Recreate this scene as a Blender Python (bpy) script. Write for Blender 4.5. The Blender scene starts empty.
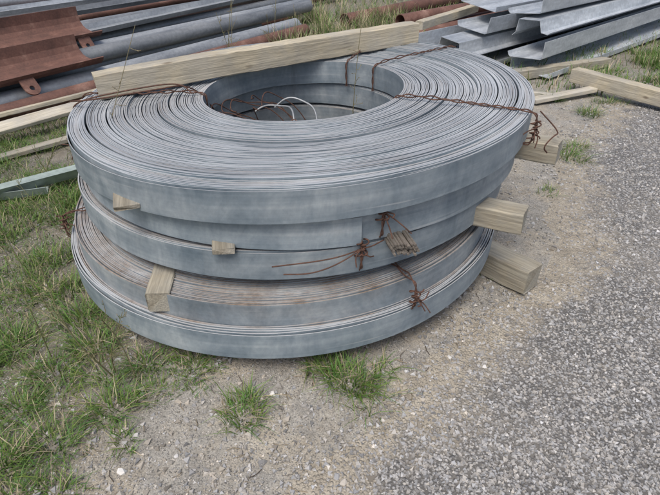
import bpy, math, numpy as np
from mathutils import Vector, Matrix
rng=np.random.default_rng(7)
S=bpy.context.scene
COL=S.collection

# ------------------------------------------------------------------ helpers
def mat(name):
    m=bpy.data.materials.new(name); m.use_nodes=True
    nt=m.node_tree; nt.nodes.clear()
    out=nt.nodes.new('ShaderNodeOutputMaterial'); b=nt.nodes.new('ShaderNodeBsdfPrincipled')
    nt.links.new(b.outputs[0],out.inputs[0])
    return m,nt,b,out
def N(nt,t,**k):
    n=nt.nodes.new(t)
    for a,v in k.items(): setattr(n,a,v)
    return n
def coords(nt,scale=(1,1,1),kind='Object'):
    tc=N(nt,'ShaderNodeTexCoord'); mp=N(nt,'ShaderNodeMapping'); mp.inputs['Scale'].default_value=scale
    nt.links.new(tc.outputs[kind],mp.inputs[0]); return mp.outputs[0]
def noise(nt,vec,scale,detail=4,rough=.55,dist=0):
    n=N(nt,'ShaderNodeTexNoise'); n.inputs['Scale'].default_value=scale; n.inputs['Detail'].default_value=detail
    n.inputs['Roughness'].default_value=rough; n.inputs['Distortion'].default_value=dist
    nt.links.new(vec,n.inputs['Vector']); return n.outputs[0]
def voro(nt,vec,scale,feature='F1'):
    n=N(nt,'ShaderNodeTexVoronoi'); n.feature=feature; n.inputs['Scale'].default_value=scale
    nt.links.new(vec,n.inputs['Vector']); return n
def ramp(nt,fac,stops):
    r=N(nt,'ShaderNodeValToRGB'); e=r.color_ramp.elements
    while len(e)<len(stops): e.new(.5)
    for el,(p,c) in zip(e,stops):
        el.position=p; el.color=(c[0],c[1],c[2],1) if hasattr(c,'__len__') else (c,c,c,1)
    nt.links.new(fac,r.inputs[0]); return r.outputs[0]
def mix(nt,fac,a,b,mode='MIX'):
    m=N(nt,'ShaderNodeMix'); m.data_type='RGBA'; m.blend_type=mode
    for s,v in ((m.inputs[0],fac),(m.inputs[6],a),(m.inputs[7],b)):
        if isinstance(v,(int,float)): s.default_value=v
        elif isinstance(v,tuple): s.default_value=(v[0],v[1],v[2],1)
        else: nt.links.new(v,s)
    return m.outputs[2]
def math_(nt,op,a,b=0.,clamp=False):
    m=N(nt,'ShaderNodeMath',operation=op); m.use_clamp=clamp
    for s,v in ((m.inputs[0],a),(m.inputs[1],b)):
        if isinstance(v,(int,float)): s.default_value=v
        else: nt.links.new(v,s)
    return m.outputs[0]
def bump(nt,b,h,strength=.5,dist=.01):
    n=N(nt,'ShaderNodeBump'); n.inputs['Strength'].default_value=strength; n.inputs['Distance'].default_value=dist
    nt.links.new(h,n.inputs['Height']); nt.links.new(n.outputs[0],b.inputs['Normal'])
def sep(nt,c):
    s=N(nt,'ShaderNodeSeparateColor'); nt.links.new(c,s.inputs[0]); return s.outputs
def attr(nt,name='col'):
    a=N(nt,'ShaderNodeAttribute'); a.attribute_name=name; return a.outputs['Color']

def make_mesh(name,V,F,m,C=None,smooth=False,UV=None,parent=None,sharp=None):
    me=bpy.data.meshes.new(name)
    if isinstance(F,np.ndarray):
        F=np.ascontiguousarray(F,dtype=np.int32); k=F.shape[1]
        me.vertices.add(len(V)); me.vertices.foreach_set('co',np.asarray(V,np.float32).ravel())
        me.loops.add(F.size); me.loops.foreach_set('vertex_index',F.ravel())
        me.polygons.add(len(F)); me.polygons.foreach_set('loop_start',np.arange(0,F.size,k,dtype=np.int32))
        me.update(calc_edges=True)
    else:
        me.from_pydata([tuple(map(float,v)) for v in V],[],[tuple(map(int,f)) for f in F]); me.update()
    me.polygons.foreach_set('use_smooth',np.full(len(me.polygons),bool(smooth)))
    if sharp: me.set_sharp_from_angle(angle=sharp)
    if C is not None:
        a=me.color_attributes.new('col','FLOAT_COLOR','POINT')
        c=np.ones((len(V),4),np.float32); c[:,:3]=C; a.data.foreach_set('color',c.ravel())
    if UV is not None:
        u=me.uv_layers.new(name='UVMap'); idx=np.zeros(len(me.loops),np.int32); me.loops.foreach_get('vertex_index',idx)
        u.data.foreach_set('uv',np.asarray(UV,np.float32)[idx].ravel())
    me.materials.append(m)
    o=bpy.data.objects.new(name,me); COL.objects.link(o)
    if parent: o.parent=parent
    return o

def hfun(x,y):
    x=np.asarray(x,float); y=np.asarray(y,float)
    h=.006*np.sin(2.3*x+1.1*y)+.005*np.sin(4.1*y-1.7*x+1)+.003*np.sin(9*x+3)*np.sin(8*y)
    left=np.clip((-1.15-x)/.6,0,1)
    h=h+left*(.02+.015*np.sin(5*x)*np.cos(4*y))
    fade=np.clip((40-np.hypot(x,y))/20,0,1)
    return h*fade-.006

# ------------------------------------------------------------------ materials
SANDC=[(.25,(.215,.19,.15)),(.5,(.34,.305,.245)),(.75,(.45,.415,.345))]
def m_sand():
    m,nt,b,o=mat('sandy_gravel_soil'); v=coords(nt)
    n1=noise(nt,v,1.7,5,.6); n2=noise(nt,v,11,6,.7); n3=noise(nt,v,190,2,.6); n4=noise(nt,v,3.1,5,.65)
    base=ramp(nt,n2,SANDC)
    base=mix(nt,ramp(nt,n4,[(.40,0.),(.56,.85)]),base,mix(nt,.6,(.27,.262,.24),ramp(nt,n2,[(.3,.6),(.7,1.3)]),'MULTIPLY'))
    soil=ramp(nt,n2,[(.3,(.08,.07,.05)),(.7,(.19,.17,.13))])
    sx=N(nt,'ShaderNodeSeparateXYZ'); nt.links.new(v,sx.inputs[0])
    lf=math_(nt,'MULTIPLY_ADD',sx.outputs[0],-1.6); 
    lf.node.inputs[2].default_value=-1.3
    lf2=math_(nt,'ADD',lf,math_(nt,'MULTIPLY',n1,1.6)); 
    far=math_(nt,'MULTIPLY',math_(nt,'SUBTRACT',sx.outputs[1],4.4),.6)
    lf2=math_(nt,'MAXIMUM',lf2,far,True)
    lf3=math_(nt,'SUBTRACT',lf2,.25,True)
    c=mix(nt,lf3,base,soil)
    vo=voro(nt,v,150); sp=sep(nt,vo.outputs['Color'])
    peb=ramp(nt,sp[0],[(0,(.12,.115,.105)),(.5,(.27,.26,.235)),(.85,(.40,.385,.35)),(1,(.55,.53,.5))])
    f=ramp(nt,vo.outputs['Distance'],[(.3,1.),(.5,0.)])
    f=math_(nt,'MULTIPLY',f,ramp(nt,sp[1],[(.35,0.),(.4,1.)]))
    f=math_(nt,'MULTIPLY',f,ramp(nt,noise(nt,v,5,3),[(.3,.3),(.55,1.)]))
    c=mix(nt,f,c,peb)
    c=mix(nt,.6,c,ramp(nt,n3,[(.3,.5),(.7,1.4)]),'MULTIPLY')
    nt.links.new(c,b.inputs['Base Color']); b.inputs['Roughness'].default_value=.95
    h=math_(nt,'ADD',math_(nt,'MULTIPLY',f,.8),math_(nt,'ADD',math_(nt,'MULTIPLY',n3,.4),n2))
    bump(nt,b,h,.7,.006); return m
def m_chip():
    m,nt,b,o=mat('chipseal_asphalt'); v=coords(nt)
    vo=voro(nt,v,95); sp=sep(nt,vo.outputs['Color'])
    c=ramp(nt,sp[0],[(0,(.13,.13,.131)),(.4,(.25,.25,.25)),(.8,(.36,.36,.355)),(1,(.5,.49,.48))])
    edge=ramp(nt,vo.outputs['Distance'],[(.3,1.),(.62,.0)])
    c=mix(nt,edge,(.11,.106,.10),c)
    n=noise(nt,v,2.2,5,.6); c=mix(nt,ramp(nt,n,[(.48,0.),(.75,.5)]),c,(.33,.305,.265))
    a=sep(nt,attr(nt))[0]; n2=noise(nt,v,7,6,.7)
    f=math_(nt,'SUBTRACT',math_(nt,'ADD',a,math_(nt,'MULTIPLY',math_(nt,'SUBTRACT',n2,.5),3.2)),.35)
    f=ramp(nt,f,[(0.,0.),(.6,.95)])
    c=mix(nt,f,c,mix(nt,.6,ramp(nt,noise(nt,v,11,6,.7),SANDC),ramp(nt,noise(nt,v,190,2,.6),[(.3,.5),(.7,1.4)]),'MULTIPLY'))
    nt.links.new(c,b.inputs['Base Color']); b.inputs['Roughness'].default_value=.9
    bump(nt,b,edge,.8,.005); return m
def m_stone():
    m,nt,b,o=mat('stone_chips')
    nt.links.new(attr(nt),b.inputs['Base Color']); b.inputs['Roughness'].default_value=.85; return m
def m_zinc(name):
    m,nt,b,o=mat(name)
    v=coords(nt); vs=coords(nt,(.8,24,1),'UV'); vd=coords(nt,(4.5,2.2,1),'UV')
    a=sep(nt,attr(nt))
    n1=noise(nt,v,2.1,4,.55,.4); n2=noise(nt,vs,1.0,4,.6); n3=noise(nt,v,55,3,.6); n4=noise(nt,vd,1.,6,.68,1.5)
    s=math_(nt,'ADD',math_(nt,'MULTIPLY',n1,.36),math_(nt,'ADD',math_(nt,'MULTIPLY',n2,.28),math_(nt,'MULTIPLY',n4,.36)))
    c=ramp(nt,s,[(.38,(.13,.175,.215)),(.47,(.215,.265,.305)),(.54,(.30,.35,.385)),(.63,(.45,.49,.51))])
    c=mix(nt,.35,c,ramp(nt,n3,[(.3,.75),(.7,1.2)]),'MULTIPLY')
    c=mix(nt,.6,c,ramp(nt,a[0],[(0.,.72),(1.,1.18)]),'MULTIPLY')
    sc=noise(nt,coords(nt,(2.2,70,1),'UV'),1.,3,.5,.5); c=mix(nt,ramp(nt,sc,[(.64,0.),(.74,.4)]),c,(.52,.54,.55))
    dk=noise(nt,coords(nt,(7,1.4,1),'UV'),1.,5,.7,.6); c=mix(nt,ramp(nt,dk,[(.62,0.),(.72,.4)]),c,(.12,.135,.15))
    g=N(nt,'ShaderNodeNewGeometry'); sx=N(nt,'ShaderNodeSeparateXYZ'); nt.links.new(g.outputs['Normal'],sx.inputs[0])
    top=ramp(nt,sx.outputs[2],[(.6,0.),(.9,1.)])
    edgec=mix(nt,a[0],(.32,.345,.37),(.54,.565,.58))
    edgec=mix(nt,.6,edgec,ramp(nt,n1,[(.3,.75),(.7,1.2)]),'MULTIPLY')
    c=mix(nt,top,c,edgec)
    rt=math_(nt,'MULTIPLY_ADD',top,.8); rt.node.inputs[2].default_value=.2
    rf=math_(nt,'MULTIPLY',math_(nt,'MULTIPLY',a[1],rt),ramp(nt,noise(nt,v,6,5,.7),[(.35,.25),(.62,1.)]),True)
    rc=ramp(nt,n3,[(.3,(.15,.105,.075)),(.7,(.34,.265,.20))])
    c=mix(nt,rf,c,rc)
    nt.links.new(c,b.inputs['Base Color']); b.inputs['Metallic'].default_value=.18; b.inputs['Specular IOR Level'].default_value=.42
    r=ramp(nt,s,[(.4,.44),(.6,.6)]); nt.links.new(r,b.inputs['Roughness'])
    return m
def m_galv(name='galvanised_steel',k=1.,tint=(1,1,1)):
    m,nt,b,o=mat(name); v=coords(nt,(1,6,6)); v2=coords(nt)
    n1=noise(nt,v,1.4,5,.6); n3=noise(nt,v2,30,3,.6)
    c=ramp(nt,n1,[(.3,(.2*k*tint[0],.22*k*tint[1],.24*k*tint[2])),(.55,(.34*k*tint[0],.36*k*tint[1],.375*k*tint[2])),(.75,(.46*k*tint[0],.475*k*tint[1],.48*k*tint[2]))])
    c=mix(nt,.5,c,ramp(nt,n3,[(.3,.65),(.7,1.2)]),'MULTIPLY')
    oi=N(nt,'ShaderNodeObjectInfo'); c=mix(nt,.8,c,ramp(nt,oi.outputs['Random'],[(0.,.62),(1.,1.15)]),'MULTIPLY')
    nt.links.new(c,b.inputs['Base Color']); b.inputs['Metallic'].default_value=.3; b.inputs['Roughness'].default_value=.48
    return m
def m_rust():
    m,nt,b,o=mat('rusty_red_steel'); v=coords(nt)
    n1=noise(nt,v,4,5,.65); n3=noise(nt,v,60,3,.6)
    c=ramp(nt,n1,[(.3,(.085,.045,.036)),(.55,(.16,.08,.06)),(.75,(.29,.18,.14))])
    c=mix(nt,.5,c,ramp(nt,n3,[(.3,.6),(.7,1.3)]),'MULTIPLY')
    nt.links.new(c,b.inputs['Base Color']); b.inputs['Roughness'].default_value=.75; bump(nt,b,n3,.3,.004); return m
def m_wire():
    m,nt,b,o=mat('rusty_wire'); v=coords(nt)
    c=ramp(nt,noise(nt,v,60,3),[(.3,(.045,.022,.015)),(.7,(.125,.062,.042))])
    nt.links.new(c,b.inputs['Base Color']); b.inputs['Roughness'].default_value=.8; return m
def m_wood(name,a,bc,g):
    m,nt,b,o=mat(name); v=coords(nt,(1.4,22,22)); v2=coords(nt)
    n1=noise(nt,v,2.2,6,.65,.6); n2=noise(nt,v2,7,5,.6); n3=noise(nt,coords(nt,(5,160,160)),1,3)
    c=ramp(nt,n1,[(.3,a),(.65,bc)])
    c=mix(nt,ramp(nt,n2,[(.40,0.),(.62,.85)]),c,g)
    c=mix(nt,.6,c,ramp(nt,n3,[(.3,.55),(.65,1.15)]),'MULTIPLY')
    st=noise(nt,coords(nt,(1.2,5,5)),1.6,4,.6); c=mix(nt,.7,c,ramp(nt,st,[(.32,.62),(.55,1.05)]),'MULTIPLY')
    vk=voro(nt,coords(nt,(3.3,7,7)),1.); k=ramp(nt,vk.outputs['Distance'],[(.05,1.),(.11,0.)])
    c=mix(nt,math_(nt,'MULTIPLY',k,.7),c,(.09,.06,.035))
    nt.links.new(c,b.inputs['Base Color']); b.inputs['Roughness'].default_value=.85; bump(nt,b,math_(nt,'ADD',n1,n3),.6,.004); return m
def m_leaf():
    m,nt,b,o=mat('grass_blades'); c=attr(nt)
    nt.links.new(c,b.inputs['Base Color']); b.inputs['Roughness'].default_value=.6
    t=N(nt,'ShaderNodeBsdfTranslucent'); nt.links.new(c,t.inputs[0]); ms=N(nt,'ShaderNodeMixShader'); ms.inputs[0].default_value=.3
    nt.links.new(b.outputs[0],ms.inputs[1]); nt.links.new(t.outputs[0],ms.inputs[2]); nt.links.new(ms.outputs[0],o.inputs[0]); return m
SAND=m_sand(); CHIP=m_chip(); STONE=m_stone(); COIL=m_zinc('coil_zinc'); GALV=m_galv(k=.9); GALVB=m_galv('bright_galvanised',1.25); PURL=m_galv('purlin_galvanised',1.5,(.98,1,1.03))
GREEN=m_galv('green_grey_steel',1.1,(.9,1.03,.93)); RUST=m_rust(); WIRE=m_wire(); LEAF=m_leaf()
WOODG=m_wood('weathered_pine',(.25,.22,.165),(.42,.385,.30),(.31,.30,.26))
WOODD=m_wood('dirty_packer_pine',(.20,.175,.13),(.33,.30,.235),(.24,.23,.20))
WOODY=m_wood('aged_pine',(.34,.295,.21),(.54,.485,.365),(.38,.355,.295))
WOODW=m_wood('pale_plank',(.38,.34,.26),(.58,.54,.44),(.44,.42,.37))

# ------------------------------------------------------------------ ground + road
def ground():
    n=260; t=np.linspace(-1,1,n); s=np.sign(t)*(np.abs(t)*5+np.abs(t)**6*295)
    X,Y=np.meshgrid(s,s+2.5); Z=hfun(X,Y)
    V=np.stack([X,Y,Z],-1).reshape(-1,3)
    i=np.arange(n*n).reshape(n,n); F=np.stack([i[:-1,:-1],i[:-1,1:],i[1:,1:],i[1:,:-1]],-1).reshape(-1,4)
    make_mesh('ground',V,F,SAND,smooth=True)
EY=np.array([-60,-3,.4,.85,1.0,1.19,1.43,1.735,2.15,3.03,3.74,4.46,6,10,60,200.])
EX=np.array([-50,-2.9,-.55,-.16,-.02,.16,.40,.76,1.10,1.38,1.85,2.45,4.2,8,60,205.])
def edge(y): 
    y=np.asarray(y,float)
    return np.interp(y,EY,EX)+.04*np.sin(7*y)+.02*np.sin(17*y+1)
def road():
    ys=np.concatenate([np.linspace(-60,-1,30),np.linspace(-.95,6,400),np.linspace(6.2,200,60)])
    w=np.concatenate([np.linspace(0,4,70),4.3+np.linspace(0,1,14)**2*100])
    Y,W=np.meshgrid(ys,w,indexing='ij'); X=edge(Y)+W
    Z=hfun(X,Y)+.004-.006*np.exp(-W/.03)
    V=np.stack([X,Y,Z],-1).reshape(-1,3); a,b=Y.shape
    C=np.repeat(np.clip(1.6-W/.30,0,1.7).reshape(-1,1),3,1)
    i=np.arange(a*b).reshape(a,b); F=np.stack([i[:-1,:-1],i[:-1,1:],i[1:,1:],i[1:,:-1]],-1).reshape(-1,4)
    make_mesh('asphalt_road',V,F,CHIP,smooth=True,C=C)
ground(); road()

# ------------------------------------------------------------------ stones
def ico():
    p=(1+5**.5)/2
    v=np.array([(-1,p,0),(1,p,0),(-1,-p,0),(1,-p,0),(0,-1,p),(0,1,p),(0,-1,-p),(0,1,-p),(p,0,-1),(p,0,1),(-p,0,-1),(-p,0,1)],float)
    v/=np.linalg.norm(v[0]); f=np.array([(0,11,5),(0,5,1),(0,1,7),(0,7,10),(0,10,11),(1,5,9),(5,11,4),(11,10,2),(10,7,6),(7,1,8),(3,9,4),(3,4,2),(3,2,6),(3,6,8),(3,8,9),(4,9,5),(2,4,11),(6,2,10),(8,6,7),(9,8,1)])
    return v,f,.28
def chip():
    v=np.array([(-.8,-.7,-.5),(.8,-.7,-.5),(0,.9,-.5),(-.7,-.5,.5),(.6,-.6,.5),(.1,.7,.5)],float)
    f=np.array([(0,1,4),(0,4,3),(1,2,5),(1,5,4),(2,0,3),(2,3,5),(3,4,5)]); return v,f,.35
def stones(name,x,y,s,c,sink=.25,zoff=0,shape=ico):
    v,f,jit=shape(); n=len(x); q=len(v)
    P=v[None]*(1+rng.uniform(-jit,jit,(n,q,1)))+rng.normal(0,.1,(n,q,3))
    P=P*np.stack([rng.uniform(.75,1.3,n),rng.uniform(.7,1.1,n),rng.uniform(.45,.85,n)],-1)[:,None]*s[:,None,None]
    a=rng.uniform(0,6.28,n); ca,sa=np.cos(a)[:,None],np.sin(a)[:,None]
    tl=rng.uniform(-.5,.5,n)[:,None]
    z=P[...,2]+P[...,0]*tl
    X=P[...,0]*ca-P[...,1]*sa+x[:,None]; Y=P[...,0]*sa+P[...,1]*ca+y[:,None]
    Z=z+hfun(x,y)[:,None]+s[:,None]*sink+zoff
    V=np.stack([X,Y,Z],-1).reshape(-1,3); F=(f[None]+q*np.arange(n)[:,None,None]).reshape(-1,3)
    make_mesh(name,V,F,STONE,C=np.repeat(c,q,0))
def greys(n,lo,hi,warm=.03):
    g=rng.uniform(lo,hi,n); g=np.where(rng.random(n)<.06,g*1.4,g); w=rng.uniform(-.01,warm,n)
    return np.stack([g*(1+w*2),g,g*(1-w*3)],-1)
n=90000; y=.6+5.*rng.random(n)**1.6; x=edge(y)-.3+rng.random(n)*(1.0*y+1.5)
d=x-edge(y); keep=(np.abs(x)<.72*y+.55)&(rng.random(n)<np.clip(.28+d*1.4+.25*np.sin(5*x+3*y)*np.sin(6*y-4*x),0.05,1))
x,y=x[keep],y[keep]; n=len(x)
stones('road_gravel',x,y,rng.uniform(.0035,.0082,n)*(1+.12*y),greys(n,.18,.42),.15,.004,chip)
n=56000; y=.6+4.2*rng.random(n)**1.5; x=rng.uniform(-1,1,n)*(.72*y+.5); 
cl=np.sin(6*x+2*y)*np.sin(5*y-3*x)+.5*np.sin(13*x-4)*np.sin(11*y)
keep=(x<edge(y)+.35)&(x>-1.6)&(rng.random(n)<.62+.35*cl+.2*(x<-.2))
x,y=x[keep],y[keep]; n=len(x)
s=.002+.0038*rng.random(n)+.010*rng.random(n)**12
stones('loose_gravel',x,y,s,greys(n,.15,.42,.06),.2,0,chip)
n=45; x=rng.uniform(-1,.5,n); y=rng.uniform(.75,1.5,n); stones('pebbles',x,y,rng.uniform(.006,.013,n),greys(n,.25,.42,.06),.2)
stones('white_stone',np.array([-.63,-.20,.45]),np.array([.93,1.22,1.40]),np.array([.016,.012,.010]),np.array([[.62,.61,.58]]*3),.3)

# ------------------------------------------------------------------ coils
NS=200
def disc_z(c,x,y): return c['z']+c['tx']*(x-c['x'])+c['ty']*(y-c['y'])
def coil(c,name='steel_strip_coil'):
    th=np.linspace(0,2*np.pi,NS,endpoint=False)
    r=c['ri']; Vs=[];Fs=[];Cs=[];UVs=[];k=0; walk=0; ov=c.get('oval',.008); ph=rng.uniform(0,6.28)
    c['ov']=(ov,ph); rs=[]
    while r<c['ro']:
        rs.append(r); r+=rng.uniform(.0050,.0072)+(.005 if rng.random()<.06 else 0)
    rs[-1]=c['ro']-.004
    nr=len(rs); bright=.5; base=0
    for i,r in enumerate(rs):
        t=rng.uniform(.0045,.0054)
        if rng.random()<.10: base=rng.normal(0,.004)
        walk=.8*walk+rng.normal(0,.0008)
        bright=np.clip(.7*bright+.3*rng.random()+rng.normal(0,.11),0,1)
        zo=base+walk+rng.normal(0,.0004); 
        outer=nr-1-i
        drop=0
        if 'drop' in c and outer<c['dropn']: drop=c['drop']*(1+.12*np.sin(th+1.2))
        if outer<2: 
            zo=0; drop=drop+c.get('slip',.010)*np.clip(.5+.9*np.sin(th+2.2+outer*.6),0,1)*(2-outer)/2
        loc=.0015*np.sin(3*th+rng.uniform(0,6.28))+.0008*np.sin(7*th+rng.uniform(0,6.28))
        rr=r*(1+ov*np.sin(2*th+ph)+.003*np.sin(3*th+ph*2))+rng.normal(0,.0004)+.0012*np.sin(5*th+rng.uniform(0,6.28))*(.4+.6*r)
        if outer<2: rr=rr+.0016*np.sin(9*th+i)+.0012*np.sin(14*th+2*i)
        z1=zo+loc-drop; z0=z1-c['w']*(1+rng.normal(0,.006))
        ca,sa=np.cos(th),np.sin(th)
        for R,Z in [(rr,z0),(rr+t,z0),(rr+t,z1),(rr,z1)]:
            X=R*ca; Y=R*sa; Zt=Z+c['tx']*X+c['ty']*Y
            Vs.append(np.stack([X,Y,Zt],-1))
            UVs.append(np.stack([th*r+i*3.7,(Z-z0)+i*.37+0*th],-1))
        ru=np.clip(c['rust']+rng.normal(0,.12)+(.15 if rng.random()<.1 else 0),0,1)
        bb=bright
        if outer<3: ru=c.get('rusto',.1); bb=.6
        Cs.append(np.tile([bb,ru,0],(4*NS,1)))
        a=np.arange(NS); b=(a+1)%NS
        for q in range(4):
            q2=(q+1)%4
            Fs.append(np.stack([k+q*NS+a,k+q*NS+b,k+q2*NS+b,k+q2*NS+a],-1))
        k+=4*NS
    o=make_mesh(name,np.concatenate(Vs),np.concatenate(Fs),COIL,C=np.concatenate(Cs),UV=np.concatenate(UVs),smooth=True,sharp=.8)
    o.location=(c['x'],c['y'],c['z']); return o
def strip_arc(par,c,a0,a1,d0,d1,dr,col,extra=0):
    """end of the outermost wrap: a partial turn lying on the outside of the coil"""
    n=120; th=np.radians(np.linspace(a0,a1,n)); ov,ph=c['ov']; t=.003
    r=c['ro']+.004+dr*np.linspace(0,1,n)
    rr=r*(1+ov*np.sin(2*th+ph)+.003*np.sin(3*th+ph*2))
    z1=-(d0+(d1-d0)*np.linspace(0,1,n))-extra+.001*np.sin(6*th); z0=z1-c['w']; V=[]
    for R,Z in [(rr,z0),(rr+t,z0),(rr+t,z1),(rr,z1)]:
        X=R*np.cos(th); Y=R*np.sin(th); V.append(np.stack([X,Y,Z+c['tx']*X+c['ty']*Y],-1))
    U=[np.stack([th*r+11,q+0*th],-1) for q in (0,0,c['w'],c['w'])]
    F=[]; a=np.arange(n-1)
    for q in range(4):
        q2=(q+1)%4; F.append(np.stack([q*n+a,q*n+a+1,q2*n+a+1,q2*n+a],-1))
    F.append(np.array([[0,3*n,2*n,n],[n-1,2*n-1,3*n-1,4*n-1]]))
    return make_mesh('strip_end',np.concatenate(V),np.concatenate(F),COIL,C=np.tile([col,.1,0],(4*n,1)),UV=np.concatenate(U),smooth=True,sharp=.8,parent=par)
C1=dict(x=-.12,y=2.38,z=.728,ri=.452,ro=1.003,w=.112,tx=.043,ty=0.0,rust=.12,rusto=.05,slip=.012)
C2=dict(x=-.14,y=2.40,z=.603,ri=.46,ro=.985,w=.105,tx=.028,ty=.0,rust=.35,rusto=.12,slip=.012)
C3=dict(x=-.17,y=2.39,z=.480,ri=.46,ro=.98,w=.105,tx=.030,ty=.0,rust=.65,rusto=.16,slip=.014)
C4=dict(x=-.21,y=2.31,z=.315,ri=.44,ro=1.0,w=.105,tx=.025,ty=.01,rust=.85,rusto=.2,slip=.008,drop=.095,dropn=5)
ob=[coil(c) for c in (C1,C2,C3,C4)]
strip_arc(ob[0],C1,168,318,.030,.004,.004,.3)
strip_arc(ob[1],C2,200,284,.004,.016,.006,.85)
strip_arc(ob[2],C3,255,372,.010,.002,.005,.2)
strip_arc(ob[3],C4,190,352,.004,.012,.005,.75,extra=.095)

# ------------------------------------------------------------------ timber
def timber(name,p0,p1,w,h,m,roll=0,warp=.004):
    p0=Vector(p0);p1=Vector(p1); L=(p1-p0).length; n=max(6,int(L/.05))
    b=min(.0045,h*.12); jj=min(1,h/.08)*.8
    pr=np.array([(-w/2+b,-h/2),(w/2-b,-h/2),(w/2,-h/2+b),(w/2,h/2-b),(w/2-b,h/2),(-w/2+b,h/2),(-w/2,h/2-b),(-w/2,-h/2+b)])
    V=[];F=[]; ph=rng.uniform(0,6.28,4)
    for i in range(n+1):
        x=L*i/n; sc=1.0 if 0<i<n else .97
        oy=warp*math.sin(3.1*x+ph[0])+.0010*jj*rng.normal(); oz=warp*math.sin(2.3*x+ph[1])+.0010*jj*rng.normal()
        for a,c in pr:
            V.append((x+(rng.normal()*.002 if i in(0,n) else 0),a*sc+oy+rng.normal()*.0009*jj,c*sc+oz+rng.normal()*.0009*jj))
    for i in range(n):
        for j in range(8):
            F.append((i*8+j,i*8+(j+1)%8,(i+1)*8+(j+1)%8,(i+1)*8+j))
    F.append(tuple(range(7,-1,-1))); F.append(tuple(n*8+j for j in range(8)))
    o=make_mesh(name,V,F,m)
    d=(p1-p0).normalized(); up=Vector((0,0,1)); yv=up.cross(d).normalized(); zv=d.cross(yv)
    M=Matrix((d,yv,zv)).transposed().to_4x4(); M.translation=p0
    o.matrix_world=M@Matrix.Rotation(roll,4,'X'); 
    return o
timber('timber_beam',(-1.03,2.30,.748),(.49,3.17,.818),.085,.108,WOODY,warp=.008)
timber('timber_bearer',(.93,1.97,.585),(.36,2.32,.572),.095,.085,WOODG)
timber('timber_bearer',(.73,1.68,.435),(.22,1.95,.42),.10,.085,WOODG)
timber('timber_bearer',(.88,1.80,.065),(-.35,3.1,.065),.115,.12,WOODG)
timber('timber_bearer',(-.60,1.40,.265),(-.63,1.83,.272),.085,.085,WOODG)
timber('timber_bearer',(-.85,1.75,.06),(-.5,3.1,.06),.10,.11,WOODG)
timber('timber_packer',(-.345,1.385,.483),(-.42,1.8,.49),.075,.020,WOODD)
timber('timber_packer',(-.66,1.48,.594),(-.75,1.75,.596),.085,.016,WOODD)

# ------------------------------------------------------------------ tubes / wires
def tube_arr(pts,r,sides=6):
    P=np.asarray(pts,float); n=len(P); T=np.gradient(P,axis=0); T/=np.linalg.norm(T,axis=1)[:,None]+1e-9
    ref=np.array([0,0,1.]) if abs(T[:,2]).mean()<.8 else np.array([1.,0,0])
    A=np.cross(T,ref); bad=np.linalg.norm(A,axis=1)<1e-3; A[bad]=np.cross(T[bad],[0.3,1.,.2]); A/=np.linalg.norm(A,axis=1)[:,None]+1e-9
    B=np.cross(T,A); a=np.linspace(0,2*np.pi,sides,endpoint=False)
    R=np.broadcast_to(np.asarray(r,float),(n,))
    V=P[:,None]+R[:,None,None]*(A[:,None]*np.cos(a)[None,:,None]+B[:,None]*np.sin(a)[None,:,None])
    i=np.arange(n-1)[:,None]*sides; j=np.arange(sides)[None]; j2=(j+1)%sides
    F=np.stack([i+j,i+j2,i+sides+j2,i+sides+j],-1).reshape(-1,4)
    return V.reshape(-1,3),F
def tubes(name,lst,m,sides=6):
    Vs=[];Fs=[];Cs=[];k=0
    for it in lst:
        v,f=tube_arr(it[0],it[1],sides); Vs.append(v);Fs.append(f+k);k+=len(v)
        if len(it)>2: Cs.append(np.tile(it[2],(len(v),1)))
    return make_mesh(name,np.concatenate(Vs),np.concatenate(Fs),m,C=np.concatenate(Cs) if Cs else None,smooth=True)
def smooth_path(P,n=60):
    P=np.asarray(P,float); 
    for _ in range(3):
        Q=[P[0]]
        for a,b in zip(P[:-1],P[1:]): Q+= [a*.75+b*.25,a*.25+b*.75]
        Q.append(P[-1]); P=np.array(Q)
    d=np.r_[0,np.cumsum(np.linalg.norm(np.diff(P,axis=0),axis=1))]; t=np.linspace(0,d[-1],n)
    return np.stack([np.interp(t,d,P[:,k]) for k in range(3)],-1)
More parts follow.
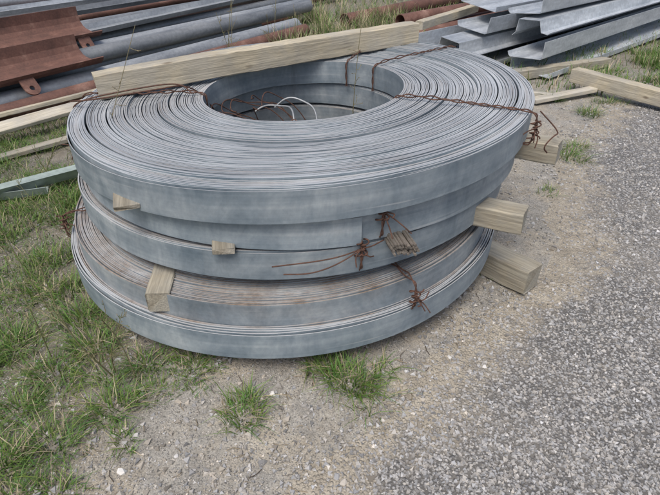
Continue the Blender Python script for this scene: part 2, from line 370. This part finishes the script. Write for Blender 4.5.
def wrap(c,ang,skew=.06,knot=.5,tail=True):
    out=[]
    for s in range(2):
        ri=c['ri']-.01; ro=c['ro']+.016
        def P(r,zz,da):
            a=ang+da; x=c['x']+r*math.cos(a); y=c['y']+r*math.sin(a)
            return (x,y,disc_z(c,x,y)+zz)
        j=rng.normal(0,.012)
        pts=[P(ri,-c['w']-.01,0),P(ri,-.03,.01),P(ri,.007,.01),P(ri+.12,.014+.01*s,skew*.2+j),P((ri+ro)/2,.014,skew*.5-j),P(ro-.12,.014,skew*.8+j),
             P(ro,.012,skew),P(ro+.008,-.03,skew),P(ro+.006,-c['w'],skew*.9),P(ro-.02,-c['w']-.008,skew*.9),P(ro-.2,-c['w']-.008,skew*.5)]
        p=smooth_path(pts,90)
        w=np.linspace(0,60,90)+s*math.pi
        p=p+.0032*np.stack([np.cos(w),np.sin(w),np.sin(w)],-1)
        out.append((p,.0028))
    a=ang+skew; kx=c['x']+(c['ro']+.022)*math.cos(a); ky=c['y']+(c['ro']+.022)*math.sin(a); kz=disc_z(c,kx,ky)-c['w']*knot
    t=np.linspace(0,1,50); 
    for q in range(2):
        ph=rng.uniform(0,6.28)
        out.append((np.stack([kx+.011*np.cos(20*t+ph)+.03*(t-.5)*(1-2*q),ky+.009*np.sin(20*t+ph),kz+.07*(t-.5)],-1),.0028))
    if tail:
        for q in range(3):
            d=np.array([rng.normal(0,.8),-1*abs(rng.normal(.3,.2)),rng.normal(-.3,.5)]); d/=np.linalg.norm(d); L=rng.uniform(.05,.10)
            e=np.array([kx,ky,kz]); out.append((smooth_path([e,e+d*L*.5+rng.normal(0,.01,3),e+d*L+rng.normal(0,.015,3)],14),.0024))
    return out
A=math.radians
tubes('tie_wire',wrap(C1,A(-29),.0),WIRE)
tubes('tie_wire',wrap(C1,A(187),-.12,tail=False),WIRE)
tubes('tie_wire',wrap(C1,A(62),.05,tail=False),WIRE)
tubes('tie_wire',wrap(C1,A(40),-.05,tail=False),WIRE)
tubes('tie_wire',wrap(C2,A(-72),.0,.1),WIRE)
w3=wrap(C3,A(-74),.0,.15)
def onfront(c,ang,zz,off=.02):
    x=c['x']+(c['ro']+off)*math.cos(ang); y=c['y']+(c['ro']+off)*math.sin(ang); return (x,y,disc_z(c,x,y)+zz)
w3.append((smooth_path([onfront(C3,A(-74),-.02),onfront(C3,A(-79),-.045,.05),onfront(C3,A(-84),-.065,.06),onfront(C3,A(-89),-.07,.045)],30),.0024))
w3.append((smooth_path([onfront(C3,A(-74),-.02),onfront(C3,A(-80),-.03,.04),onfront(C3,A(-91),-.035,.05)],30),.0024))
tubes('tie_wire',w3,WIRE)
tubes('tie_wire',wrap(C4,A(-60),.0,.5),WIRE)
tubes('tie_wire',wrap(C4,A(200),.0,.3),WIRE); tubes('tie_wire',wrap(C2,A(196),.0,.3),WIRE)
def arc(cx,cy,r,z0,z1,a0,a1,n=40,w=.01,hump=.09):
    a=np.linspace(a0,a1,n); t=np.linspace(0,1,n)
    return np.stack([cx+r*np.cos(a),cy+r*np.sin(a)*.9,z0+(z1-z0)*t+w*np.sin(5*a)+hump*np.sin(math.pi*t)],-1)
tubes('loose_rod',[(arc(-.34,2.36,.17,.48,.56,A(-30),A(100)),.0045),(arc(-.22,2.40,.16,.48,.58,A(-10),A(110)),.0045)],GALV,8)
tubes('loose_wire',[(arc(-.27+rng.normal(0,.10),2.5+rng.normal(0,.10),rng.uniform(.12,.24),.42,.62,rng.uniform(0,3),rng.uniform(3.2,5.2),hump=rng.uniform(.0,.12)),.0028) for _ in range(8)],WIRE)
tubes('loose_wire',[(smooth_path([(-1.14,2.25,.70),(-1.0,2.12,.745),(-.75,2.2,.765),(-.62,2.33,.755),(-.56,2.45,.60)],60),.0034),
  (smooth_path([(-1.15,2.28,.62),(-1.11,2.2,.715),(-.85,2.27,.75),(-.66,2.3,.77),(-.6,2.25,.735)],60),.0034),
  (smooth_path([(.88,2.12,.70),(.92,1.98,.66),(.87,1.92,.67),(.83,1.90,.63),(.86,1.92,.60)],50),.003)],WIRE)
def rods():
    V=[];F=[]
    for i in range(5):
        for j in range(9-abs(i-2)):
            cx=.245+(j-(8-abs(i-2))/2)*.0105+rng.normal(0,.001); cz=.485+(i-2)*.0085+rng.normal(0,.0008); y0=1.40+rng.uniform(-.010,.010)
            pts=[(cx-(t*.35)*.25,y0+t*.35,cz) for t in np.linspace(0,1,4)]
            v,f=tube_arr(pts,.0050,6); k=len(V); V+=list(map(tuple,v)); F+=[tuple(int(q)+k for q in ff) for ff in f]; F.append(tuple(k+q for q in range(6)))
    make_mesh('steel_rod_bundle',V,F,m_wood('rusty_rod_ends',(.08,.07,.06),(.20,.175,.15),(.13,.12,.105)))
rods()

# ------------------------------------------------------------------ background steel
def place(o,p0,p1,roll=0):
    p0=Vector(p0);p1=Vector(p1); d=(p1-p0).normalized(); yv=Vector((0,0,1)).cross(d).normalized(); zv=d.cross(yv)
    M=Matrix((d,yv,zv)).transposed().to_4x4(); M.translation=p0; o.matrix_world=M@Matrix.Rotation(roll,4,'X'); return o
def pipe(name,p0,p1,r,m,th=.006):
    L=(Vector(p1)-Vector(p0)).length; s=28; V=[];F=[]
    for R,x in ((r,0),(r,L),(r-th,L),(r-th,0)):
        for j in range(s):
            a=2*math.pi*j/s; V.append((x,R*math.cos(a),R*math.sin(a)))
    for q in range(4):
        for j in range(s):
            j2=(j+1)%s; F.append((q*s+j,q*s+j2,((q+1)%4)*s+j2,((q+1)%4)*s+j))
    return place(make_mesh(name,V,F,m,smooth=True,sharp=.7),p0,p1)
def profile_bar(name,prof,t,p0,p1,m,roll=0):
    P=np.array(prof,float); L=(Vector(p1)-Vector(p0)).length
    T=np.gradient(P,axis=0); T/=np.linalg.norm(T,axis=1)[:,None]; Nn=np.stack([-T[:,1],T[:,0]],-1)
    ring=np.concatenate([P,(P+Nn*t)[::-1]]); n=len(ring); k=len(P); V=[];F=[]
    for x in (0,L):
        for a,b in ring: V.append((x,a,b))
    for j in range(n): F.append((j,(j+1)%n,n+(j+1)%n,n+j))
    for j in range(k-1):
        q=(j,j+1,n-2-j,n-1-j); F.append(q[::-1]); F.append(tuple(n+i for i in q))
    return place(make_mesh(name,V,F,m),p0,p1,roll)
D=np.array([.571,.821]); Nv=np.array([-.821,.571])
def uv(u,v,z): p=D*u+Nv*v; return (p[0],p[1],z)
v=4.12; i=0
while v<11.5:
    r=rng.choice([.055,.07,.085,.05]); v+=r
    u1=rng.uniform(5.0,6.4) if v<5.4 else rng.uniform(7,10)
    kk=rng.normal(0,.07)
    z=r+.03+.03*rng.random()
    pipe('steel_pipe',uv(-3.2+rng.uniform(-.3,.3),v+kk,z),uv(u1,v-kk,z),r,[GALV,GALVB,GALV][i%3] if rng.random()>.15 else RUST)
    v+=r+rng.uniform(.01,.07)+(.12 if rng.random()<.25 else 0); i+=1
for vv,r,u0,u1,z,m in ((4.75,.075,1.9,6.3,.24,GALV),(4.98,.07,2.7,6.6,.23,GALVB),(5.3,.06,3.0,7.0,.24,GALV),(5.75,.085,1.0,7.5,.27,GALV),(6.4,.06,.5,8.,.25,RUST),(7.2,.08,-1,8.5,.28,GALV),(8.3,.08,0,9.,.28,GALVB)):
    pipe('steel_pipe',uv(u0,vv+rng.normal(0,.05),z),uv(u1,vv,z),r,m)
flat=[(-.16,.05),(-.13,0),(.13,0),(.16,.05)]
profile_bar('steel_channel',flat,.006,uv(2.4,5.15,.33),uv(6.6,5.5,.34),GALVB)
profile_bar('steel_channel',flat,.006,uv(0,6.9,.36),uv(7,6.8,.36),GALVB)
profile_bar('steel_channel',flat,.006,uv(0,6.05,.37),uv(7,6.2,.37),GALV)
trough=[(.19,.17),(.175,.09),(.15,.045),(.11,.012),(.06,0),(-.10,0),(-.15,.012),(-.18,.045),(-.19,.07)]
def lug_plate(par,x,y,z,rot):
    V=[];F=[];t=.014;hr=.020;R=.06
    out=[];inn=[]; m=40
    for j in range(m):
        a=2*math.pi*j/m; c,sn=math.cos(a),math.sin(a)
        if c>0: ox,oy=R*c,R*sn
        else:
            k=min(.10/max(-c,1e-6),R/max(abs(sn),1e-6)); ox,oy=k*c,k*sn
        out.append((ox,oy)); inn.append((hr*c,hr*sn))
    for zz in (0,t):
        for q in out: V.append((q[0],q[1],zz))
        for q in inn: V.append((q[0],q[1],zz))
    for j in range(m):
        k=(j+1)%m
        F+= [(j,k,m+k,m+j)[::-1],(2*m+j,2*m+k,3*m+k,3*m+j),(j,2*m+j,2*m+k,k)[::-1],(m+j,m+k,3*m+k,3*m+j)[::-1]]
    o=make_mesh('lug_plate',V,F,RUST); o.parent=par; o.matrix_local=Matrix.Translation((x,y,z))@Matrix.Rotation(rot,4,'Z')@Matrix.Rotation(A(40),4,'Y'); return o
c1=profile_bar('rusty_channel',trough,.010,uv(-1.6,4.50,.24),uv(2.72,4.50,.27),RUST,roll=A(6))
for q in (2.6,3.62): lug_plate(c1,q,-.24,-.03,A(-90))
c2=profile_bar('rusty_channel',trough,.010,uv(-1.2,5.06,.36),uv(3.1,5.02,.39),RUST,roll=A(12))
for q in (2.6,4.1): lug_plate(c2,q,-.24,-.03,A(-90))
for a,b,r in (((.72,6.05,.13),(4.1,9.3,.13),.10),((.9,6.5,.12),(4.3,9.9,.12),.085),((.3,6.3,.10),(3.6,10.2,.10),.08),((.8,6.35,.31),(4.2,9.5,.30),.075),((.2,7.6,.1),(3.5,11.2,.1),.09)):
    pipe('rusty_pipe',a,b,r,RUST)
D2=np.array([.74,.673]); N2=np.array([-.673,.74])
def uv2(u,v,z): p=np.array([2.04,5.08])+D2*u+N2*v; return (p[0],p[1],z)
zprof=[(-.20,.16),(-.19,.01),(-.17,.0),(.15,.0),(.17,.02),(.18,.05)]
cprof=[(-.22,.05),(-.22,0),(.22,0),(.22,.10),(.19,.11)]
rail=[(-.22,.02),(-.19,.0),(-.12,.02),(-.10,.13),(.12,.15),(.15,.03),(.19,.0)]
for (u0,u1,vv,z,pr,ro) in ((.05,6,.16,.03,cprof,A(3)),(-.35,6,.70,.05,cprof,0),(-.6,6,1.20,.05,cprof,0),(.0,6,.22,.17,zprof,A(-4)),(-.45,6,.78,.17,rail,A(2)),(.25,6,.34,.33,rail,A(-8)),(-.1,6,.80,.36,zprof,A(6)),(.35,6,.50,.50,zprof,A(-6)),(-.7,5,1.25,.2,zprof,0),(.2,5,.95,.53,cprof,A(8))):
    profile_bar('steel_purlin',pr,.005,uv2(u0,vv,z),uv2(u1,vv+rng.normal(0,.06),z+rng.normal(0,.02)),PURL,roll=ro)
timber('timber_beam',(2.24,4.85,.12),(3.5,3.15,.08),.11,.12,WOODY)
timber('timber_bearer',(1.6,5.0,.05),(2.9,5.6,.05),.1,.09,WOODG)
timber('timber_plank',(1.72,4.35,.03),(2.35,4.62,.05),.09,.035,WOODW)
timber('timber_offcut',(1.66,4.62,.03),(2.0,4.5,.03),.05,.035,WOODW)
timber('timber_bearer',(.9,5.6,.40),(1.7,6.6,.42),.09,.08,WOODY)
timber('timber_plank',(-2.75,2.95,.10),(-1.35,4.55,.16),.12,.03,WOODW,roll=.25)
timber('timber_plank',(-2.85,3.2,.13),(-1.55,4.6,.17),.10,.03,WOODY,roll=-.2)
timber('timber_plank',(-2.3,3.0,.04),(-1.2,4.1,.05),.07,.03,WOODG)
profile_bar('steel_angle',[(0,.07),(0,0),(.09,0)],.005,(-2.1,2.34,.06),(-1.45,2.84,.07),GREEN,roll=.5)
profile_bar('steel_angle',[(0,.05),(0,0),(.06,0)],.005,(-2.5,2.35,.04),(-1.6,2.62,.05),GREEN,roll=.3)

# ------------------------------------------------------------------ grass
GB=[]
def blades(x,y,L,W,straw,lean=None,z=None,spread=.6):
    n=len(x)
    a=rng.uniform(0,6.28,n) if lean is None else lean+rng.normal(0,.7,n)
    d=np.stack([np.cos(a),np.sin(a)],-1); side=np.stack([-d[:,1],d[:,0]],-1)
    k=rng.uniform(.15,1.,n)*spread
    zz=hfun(x,y) if z is None else z
    V=np.zeros((n,7,3)); ts=[0,.35,.7,1]
    for i,t in enumerate(ts):
        hor=L*(k*t*(.35+.75*t)); ver=L*t*np.clip(1-.5*k*t,.1,1)*.95
        cx=x+d[:,0]*hor; cy=y+d[:,1]*hor; cz=zz+ver-.004
        w=W*(1-t*.75)*.5
        if i<3:
            for s,o in ((-1,0),(1,1)):
                V[:,2*i+o,0]=cx+s*side[:,0]*w; V[:,2*i+o,1]=cy+s*side[:,1]*w; V[:,2*i+o,2]=cz
        else: V[:,6]=np.stack([cx,cy,cz],-1)
    g=rng.uniform(.6,1.35,n)[:,None]; green=np.array([.115,.21,.045])*g; green[:,0]*=rng.uniform(.75,1.4,n)
    st=np.array([.42,.36,.24])*g; m=(rng.random(n)<straw)[:,None]
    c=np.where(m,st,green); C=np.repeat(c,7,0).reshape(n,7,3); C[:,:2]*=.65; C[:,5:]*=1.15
    GB.append((V.reshape(-1,3),C.reshape(-1,3),n))
def flush(name):
    k=0;Vs=[];Fs=[];Cs=[]
    tri=np.array([(0,1,3),(0,3,2),(2,3,5),(2,5,4),(4,5,6)])
    for V,C,n in GB:
        Vs.append(V);Cs.append(C);Fs.append((tri[None]+7*np.arange(n)[:,None,None]).reshape(-1,3)+k);k+=len(V)
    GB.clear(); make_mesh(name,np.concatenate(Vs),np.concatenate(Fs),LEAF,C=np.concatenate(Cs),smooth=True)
def tuft(x,y,R,n,L,straw=.2,W=.004,spread=.9):
    r=R*rng.random(n)**.6; a=rng.uniform(0,6.28,n); ex=rng.uniform(.6,1.4); ea=rng.uniform(0,3.1)
    dx=r*np.cos(a)*.7*ex; dy=r*np.sin(a)*.7/ex
    px=x+dx*math.cos(ea)-dy*math.sin(ea); py=y+dx*math.sin(ea)+dy*math.cos(ea)
    blades(px,py,L*rng.uniform(.3,1.15,n),W*rng.uniform(.7,1.3,n),straw,lean=np.arctan2(py-y,px-x)+rng.normal(0,.6,n),spread=spread)
n=64000; x=rng.uniform(-3.6,-.95,n); y=rng.uniform(1.3,4.2,n)
pn=np.sin(5*x+1)*np.sin(4.3*y)+.6*np.sin(11*x+2*y)*np.sin(9*y-2*x)
bound=-1.20+.10*np.sin(6*y)
keep=(x<bound)&(rng.random(n)<.56+.44*pn)&(np.hypot(x+.2,y-2.38)>1.04)
x,y=x[keep],y[keep]; n=len(x)
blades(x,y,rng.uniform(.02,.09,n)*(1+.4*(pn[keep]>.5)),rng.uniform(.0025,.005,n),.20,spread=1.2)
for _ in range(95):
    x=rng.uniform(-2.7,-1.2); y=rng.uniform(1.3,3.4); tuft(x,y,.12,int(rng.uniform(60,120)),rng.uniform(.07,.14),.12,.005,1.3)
flush('grass')
for (x,y,R,nn,L) in ((.07,1.27,.11,260,.12),(-.02,1.36,.10,130,.10),(.17,1.32,.09,90,.09),(.13,1.23,.14,60,.11),(-.29,1.13,.10,160,.09),(-.27,1.20,.05,60,.08),
    (-1.0,1.33,.12,230,.10),(-.74,1.16,.11,210,.10),(-.88,1.02,.12,210,.10),(-1.0,.95,.11,220,.11),(-1.05,1.16,.10,160,.09),(-.50,1.35,.12,170,.08),(-.68,1.36,.10,150,.09),(-.9,1.45,.12,220,.13),(-1.02,1.62,.13,240,.13),(-1.2,1.45,.13,220,.11),(-.80,.86,.09,110,.07),(-1.15,1.8,.12,200,.12),(-1.3,1.3,.12,180,.1),(-.95,1.2,.12,120,.07),(-.62,1.22,.08,60,.06),(-1.15,1.05,.12,160,.1),(-.9,.84,.1,140,.08),(-.80,1.30,.12,140,.08),(-.66,1.04,.07,80,.06),
    (2.1,4.1,.14,200,.12),(1.6,3.25,.16,220,.11),(1.72,3.4,.1,120,.10),(1.3,2.75,.1,60,.07),(1.95,4.5,.12,160,.13),(2.4,4.4,.14,160,.11),(1.25,3.6,.15,200,.14),(.80,1.88,.05,50,.05),(.63,2.0,.06,80,.1)):
    tuft(x,y,R,nn,L,.17,.0040,1.4)
n=7000; x=rng.uniform(-1.4,-.1,n); y=rng.uniform(.7,1.75,n); pp=np.sin(7*x+2)*np.sin(8*y)+.5*np.sin(15*x+y)*np.sin(13*y); keep=(pp>.2-.5*(x<-.85))&(x<-.3-1.0*(1.4-y)*.6); blades(x[keep],y[keep],rng.uniform(.012,.05,keep.sum()),rng.uniform(.002,.004,keep.sum()),.28,spread=1.6)
flush('grass_tufts')
n=40000; x=rng.uniform(-5,8,n); y=rng.uniform(4.6,12,n)
pn=np.sin(2.1*x+1)*np.sin(1.9*y)+.6*np.sin(5*x+2*y)
keep=(x<edge(y)-.0)&(rng.random(n)<.6+.35*pn); x,y=x[keep],y[keep]; n=len(x)
blades(x,y,rng.uniform(.06,.20,n),rng.uniform(.006,.012,n),.38,spread=.9)
for _ in range(60): tuft(rng.uniform(-.6,1.2),rng.uniform(6,9),.18,60,rng.uniform(.25,.45),.5,.008,.8)
for _ in range(55): tuft(rng.uniform(2.5,4.2),rng.uniform(4.7,6.2),.16,90,rng.uniform(.10,.2),.2,.007,1.1)
flush('far_grass')
L=[]
for _ in range(420):
    x=rng.uniform(-1.3,.9); y=rng.uniform(.75,2.2)
    if x>edge(y)+.1 : continue
    l=rng.uniform(.012,.05)*(2 if rng.random()<.08 else 1); a=rng.uniform(0,6.28); z=float(hfun(x,y))+.005
    p=np.array([(x,y,z),(x+l*.5*math.cos(a),y+l*.5*math.sin(a),z+.003),(x+l*math.cos(a+.25),y+l*math.sin(a+.25),z)])
    L.append((p,rng.uniform(.0006,.0014),(np.array([.36,.29,.19]) if rng.random()<.7 else np.array([.10,.07,.05]))*rng.uniform(.7,1.2)))
tubes('dry_straw_litter',L,LEAF,4)

# ------------------------------------------------------------------ weeds: wiry stems with tiny seed heads
def weed(base,top,nb,sp,name='weed_plant',green=.4,th=1.):
    base=np.array(base,float); top=np.array(top,float); L=[]; 
    mid=(base+top)/2+rng.normal(0,.02,3); P=smooth_path([base,mid,top],40); ax=(top-base)/np.linalg.norm(top-base)
    cs=np.array([.33,.27,.17])*(1-green)+np.array([.15,.21,.07])*green
    L.append((P,np.linspace(.0026,.0010,40)*th,cs))
    for i in range(nb):
        t=rng.uniform(.15,.97); q=P[int(t*39)]; d=rng.normal(0,.6,3)+ax*.9; d/=np.linalg.norm(d); l=sp*rng.uniform(.4,1.1)*(1.25-t)
        e=q+d*l+np.array([0,0,-.08*l]); b=smooth_path([q,q+d*l*.5+rng.normal(0,.006,3),e],10); L.append((b,np.linspace(.0012,.0007,10)*th,cs*rng.uniform(.8,1.2)))
        for s in range(4):
            c=b[rng.integers(4,10)]; a=rng.normal(0,.5,3)+d; a*=.007/np.linalg.norm(a)
            L.append((np.array([c,c+a*.5,c+a]),np.array([.0006,.0013,.0004])*th,(np.array([.15,.21,.07]) if rng.random()<green else np.array([.36,.29,.18]))*rng.uniform(.7,1.2)))
    return tubes(name,L,LEAF,5)
weed((-.78,1.30,0),(-.84,1.22,.58),22,.18,th=1.2)
weed((-.78,1.32,0),(-.66,1.26,.34),14,.12)
weed((-.70,1.30,0),(-.74,1.20,.44),16,.14)
weed((-1.05,1.4,0),(-1.02,1.34,.50),16,.16,green=.5)
weed((-1.12,1.6,0),(-1.16,1.55,.55),16,.16,green=.4)
weed((-1.2,2.0,0),(-.72,2.05,1.05),12,.12,green=.2)
weed((.12,2.65,.1),(.16,2.55,1.12),16,.1,green=.3)
weed((-.75,3.6,0),(-.62,3.7,1.1),14,.16,green=.2)
for _ in range(12):
    x=rng.uniform(-1.0,.5); y=rng.uniform(3.7,5.2); weed((x,y,0),(x+rng.normal(0,.12),y+rng.normal(0,.1),rng.uniform(.5,.9)),14,.2,green=.35,th=1.3)
for _ in range(7):
    x=rng.uniform(-2.2,-1.3); y=rng.uniform(1.5,3.4); weed((x,y,0),(x+rng.normal(0,.1),y+rng.normal(0,.1),rng.uniform(.2,.4)),10,.1,green=.5)

# ------------------------------------------------------------------ light, sky, camera
w=bpy.data.worlds.new('World'); S.world=w; w.use_nodes=True; nt=w.node_tree; nt.nodes.clear()
sky=N(nt,'ShaderNodeTexSky',sky_type='NISHITA'); sky.sun_disc=False; sky.sun_elevation=A(60); sky.sun_rotation=A(200); sky.air_density=1.; sky.dust_density=5.; sky.ozone_density=1.
bg=N(nt,'ShaderNodeBackground'); bg.inputs[1].default_value=.15; wo=N(nt,'ShaderNodeOutputWorld')
nt.links.new(sky.outputs[0],bg.inputs[0]); nt.links.new(bg.outputs[0],wo.inputs[0])
sl=bpy.data.lights.new('sun','SUN'); sl.energy=2.15; sl.angle=A(30); sl.color=(1,.97,.93); so=bpy.data.objects.new('sun',sl); COL.objects.link(so)
el,az=A(60),A(200)
dirv=Vector((math.sin(az)*math.cos(el),math.cos(az)*math.cos(el),math.sin(el)))
so.rotation_euler=dirv.to_track_quat('Z','Y').to_euler(); so.location=(0,0,10)
cam=bpy.data.cameras.new('camera'); cam.sensor_width=36; cam.lens=28.25; cam.clip_end=1000; cam.clip_start=.05
co=bpy.data.objects.new('camera',cam); COL.objects.link(co); co.location=(0,0,1.42); co.rotation_euler=(A(56.5),0,0); S.camera=co
S.view_settings.view_transform='Standard'; S.view_settings.look='None'; S.view_settings.exposure=0
